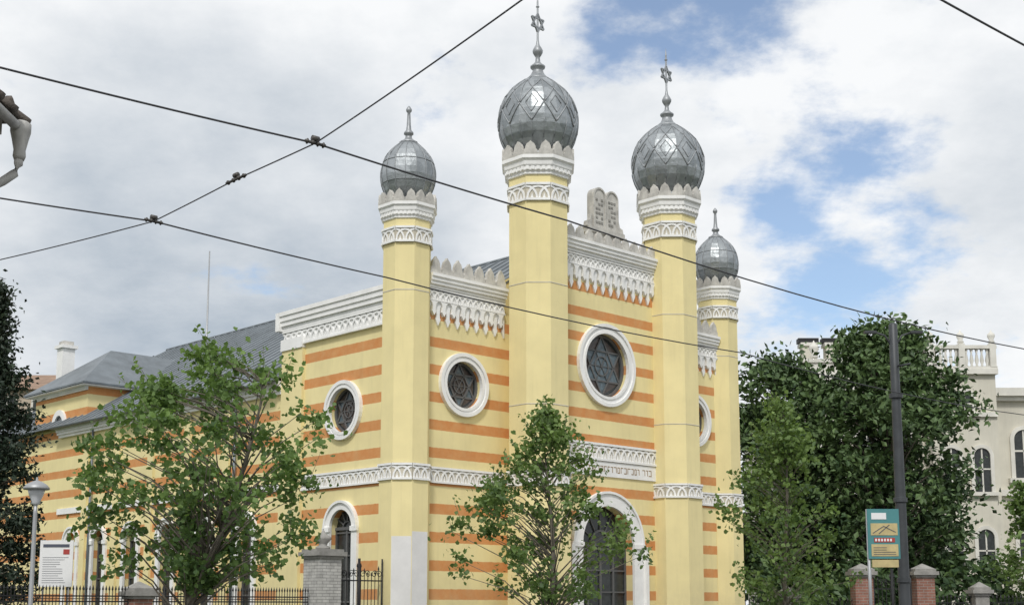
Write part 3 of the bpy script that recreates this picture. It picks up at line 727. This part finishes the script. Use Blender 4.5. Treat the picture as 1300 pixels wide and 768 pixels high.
for x in (18.9,20.9,22.9,24.3): v.lathe([(.14,0),(.25,.15),(.14,.3),(.3,.6),(.24,.8),(.08,.95),(.02,1.1)],10,(x,75.4,16.5),M_ptrim,smooth=True)
v.obj('balustrade_and_urns',pal)
v=MB()
for x,z in [(19.6,9.6),(21.6,9.6),(23.6,9.6),(19.6,5),(21.6,5),(23.6,5),(30.5,9.6),(33,9.6),(30.5,5),(33,5)]:
    f=(Vector((x,75,0)),X,Z,-Y); v.ext(f,archpts(.55,z,z+2.2),.001,.03,M_glass)
    v.arc(f,0,z+2.2,.55,.78,0,180,0,.14,M_ptrim,14)
    for a in (-.78,.55): v.fbox(f,a,a+.23,z,z+2.2,0,.14,M_ptrim)
    v.fbox(f,-.95,.95,z-.25,z,0,.3,M_ptrim); v.fbox(f,-.04,.04,z,z+2.7,.03,.07,M_ptrim); v.fbox(f,-.55,.55,z+1.5,z+1.6,.03,.07,M_ptrim)
for x,z in [(25.9,8.7),(27.6,8.7),(25.9,4.2),(27.6,4.2),(26.8,13.1)]:
    hw=.45 if z<13 else .4; hh=2.0 if z<13 else .8
    f=(Vector((x,73.6,0)),X,Z,-Y); v.ext(f,archpts(hw,z,z+hh),.001,.03,M_glass)
    v.arc(f,0,z+hh,hw,hw+.2,0,180,0,.14,M_ptrim,14)
    for a in (-hw-.2,hw): v.fbox(f,a,a+.2,z,z+hh,0,.14,M_ptrim)
    v.fbox(f,-.8,.8,z-.2,z,0,.25,M_ptrim); v.fbox(f,-.04,.04,z,z+hh+.4,.03,.07,M_ptrim)
    v.fbox(f,-hw,hw,z+hh*.62,z+hh*.62+.08,.03,.07,M_ptrim)
v.obj('windows',pal)
M_ot=surf('faded_tile_roof',(.30,.20,.14),.9,var=.3,scale=2); M_bw=surf('beige_wall',(.50,.42,.33),.9,var=.15)
a=MB(); a.box(-45,-27.6,88,98,0,15.9,M_bw)
a.add([(-45.5,87.5,15.9),(-27.1,87.5,15.9),(-27.1,98.5,15.9),(-45.5,98.5,15.9),(-42,93,17.8),(-30.5,93,17.8)],[(0,1,5,4),(1,2,5),(2,3,4,5),(3,0,4),(0,3,2,1)],M_ot)
fr=(Vector((0,88,0)),X,Z,-Y)
for zz in (2,5.2,8.4,11.6,13.9):
    for x in range(7):
        xx=-43.5+x*2.3
        a.fbox(fr,xx,xx+1.1,zz,zz+1.5,.001,.02,M_glass); a.fbox(fr,xx-.12,xx,zz-.1,zz+1.6,0,.08,M_ptrim); a.fbox(fr,xx+1.1,xx+1.22,zz-.1,zz+1.6,0,.08,M_ptrim); a.fbox(fr,xx,xx+1.1,zz+1.5,zz+1.62,0,.08,M_ptrim); a.fbox(fr,xx,xx+1.1,zz-.1,zz,0,.1,M_ptrim); a.fbox(fr,xx+.52,xx+.58,zz,zz+1.5,.02,.05,M_ptrim)
a.obj('apartment_house')
a=MB(); a.tube([(-18.7,80,0),(-18.7,80,12),(-18.7,80,23.3)],[.18,.09,.04],M_grey,6)
a.obj('antenna_mast')

RM=Matrix.Translation((10.3,44.5,0))@Matrix.Rotation(rad(2),4,'Z')
pillar('brick_gate_pillar',1.3,.30,2.85,M_rbrick,False,RM); pillar('brick_gate_pillar',3.35,.30,2.85,M_rbrick,False,RM)
pillar('stone_fence_post',5.25,.23,2.25,M_stone,False,RM); pillar('stone_fence_post',-1.2,.25,2.1,M_stone,False,RM); pillar('stone_fence_post',7.6,.25,2.2,M_stone,False,RM)
gate('wrought_iron_gate',1.7,2.95,2.8,RM)
f=MB(); fence_run(f,-2.6,-1.5,1.9); fence_run(f,-.9,.95,1.9); fence_run(f,3.75,4.95,2.0); fence_run(f,5.55,7.3,2.0); fence_run(f,7.9,12,2.0); f.obj('iron_fence',None,RM)

# ------------------------------------------------------------ sky / light
wd=bpy.data.worlds.new('World'); S.world=wd; wd.use_nodes=True; nt=wd.node_tree; nt.nodes.clear()
out=nt.nodes.new('ShaderNodeOutputWorld')
sky=nt.nodes.new('ShaderNodeTexSky'); sky.sky_type='NISHITA'; sky.sun_disc=False
SE,SR=48,188
sky.sun_elevation=rad(SE); sky.sun_rotation=rad(SR); sky.air_density=1.0; sky.dust_density=.6; sky.ozone_density=1.5
b1=nt.nodes.new('ShaderNodeBackground'); b1.inputs[1].default_value=.15; nt.links.new(sky.outputs[0],b1.inputs[0])
tc=nt.nodes.new('ShaderNodeTexCoord').outputs['Generated']
sp=nt.nodes.new('ShaderNodeSeparateXYZ'); nt.links.new(tc,sp.inputs[0])
zz=mth(nt,'ADD',mth(nt,'MAXIMUM',sp.outputs[2],0),.32)
cb=nt.nodes.new('ShaderNodeCombineXYZ'); nt.links.new(mth(nt,'DIVIDE',sp.outputs[0],zz),cb.inputs[0]); nt.links.new(mth(nt,'DIVIDE',sp.outputs[1],zz),cb.inputs[1])
cv=cb.outputs[0]
n1=noise(nt,cv,4.2,8,.60); n2=noise(nt,cv,1.7,4,.5); n3=noise(nt,cv,6.5,7,.6)
def blob(d,c0,c1):
    vm=nt.nodes.new('ShaderNodeVectorMath'); vm.operation='DOT_PRODUCT'; nt.links.new(tc,vm.inputs[0]); vm.inputs[1].default_value=Vector(d).normalized()
    return mapr(nt,vm.outputs['Value'],math.cos(rad(c0)),math.cos(rad(c1)),0,1,True)
cov=mth(nt,'ADD',mth(nt,'MULTIPLY',mth(nt,'SUBTRACT',n1,.5),2.9),1.0)
for d,c0,c1,kk in (((.135,.90,.43),7,1,.80),((.25,.925,.30),6.5,.5,.40),((.30,.93,.20),6,1,.34),((.20,.95,.22),5,1,.15),((.9,.2,.5),40,10,.4)):
    cov=mth(nt,'SUBTRACT',cov,mth(nt,'MULTIPLY',blob(d,c0,c1),kk))
cloud=mapr(nt,cov,.20,.72,.10,1,True)
br=mth(nt,'ADD',mth(nt,'MULTIPLY',mth(nt,'SUBTRACT',n2,.5),1.2),mth(nt,'MULTIPLY',mth(nt,'SUBTRACT',n3,.5),1.0))
br=mth(nt,'ADD',br,.84)
for d,c0,c1,kk in (((-.2,.94,.262),12,3,.56),((-.33,.92,.2),9,2,.12),((.36,.88,.30),6,1,.28),((-.15,.86,.42),12,2,-.25),((.25,.93,.36),8,2,-.2)):
    br=mth(nt,'SUBTRACT',br,mth(nt,'MULTIPLY',blob(d,c0,c1),kk))
br=mth(nt,'ADD',br,0,clamp=True)
ccol=mixc(nt,br,(.42,.49,.57),(.95,.965,.98))
b2=nt.nodes.new('ShaderNodeBackground'); nt.links.new(ccol,b2.inputs[0]); b2.inputs[1].default_value=1.0
mx=nt.nodes.new('ShaderNodeMixShader'); nt.links.new(cloud,mx.inputs[0]); nt.links.new(b1.outputs[0],mx.inputs[1]); nt.links.new(b2.outputs[0],mx.inputs[2]); nt.links.new(mx.outputs[0],out.inputs[0])

L=bpy.data.lights.new('sun','SUN'); L.energy=2.15; L.angle=rad(8); L.color=(1,.975,.93)
lo=bpy.data.objects.new('sun',L); S.collection.objects.link(lo)
az=rad(SR); d=Vector((math.sin(az)*math.cos(rad(SE)),math.cos(az)*math.cos(rad(SE)),math.sin(rad(SE))))
lo.rotation_euler=d.to_track_quat('Z','Y').to_euler()

cam=bpy.data.cameras.new('camera'); co=bpy.data.objects.new('camera',cam); S.collection.objects.link(co)
co.location=(0,0,1.6); co.rotation_euler=(rad(90+8.53),0,0); cam.lens=46.8; cam.sensor_width=36; cam.shift_y=.1015; cam.clip_end=5000
S.camera=co
S.view_settings.view_transform='Standard'; S.view_settings.look='None'; S.view_settings.exposure=0
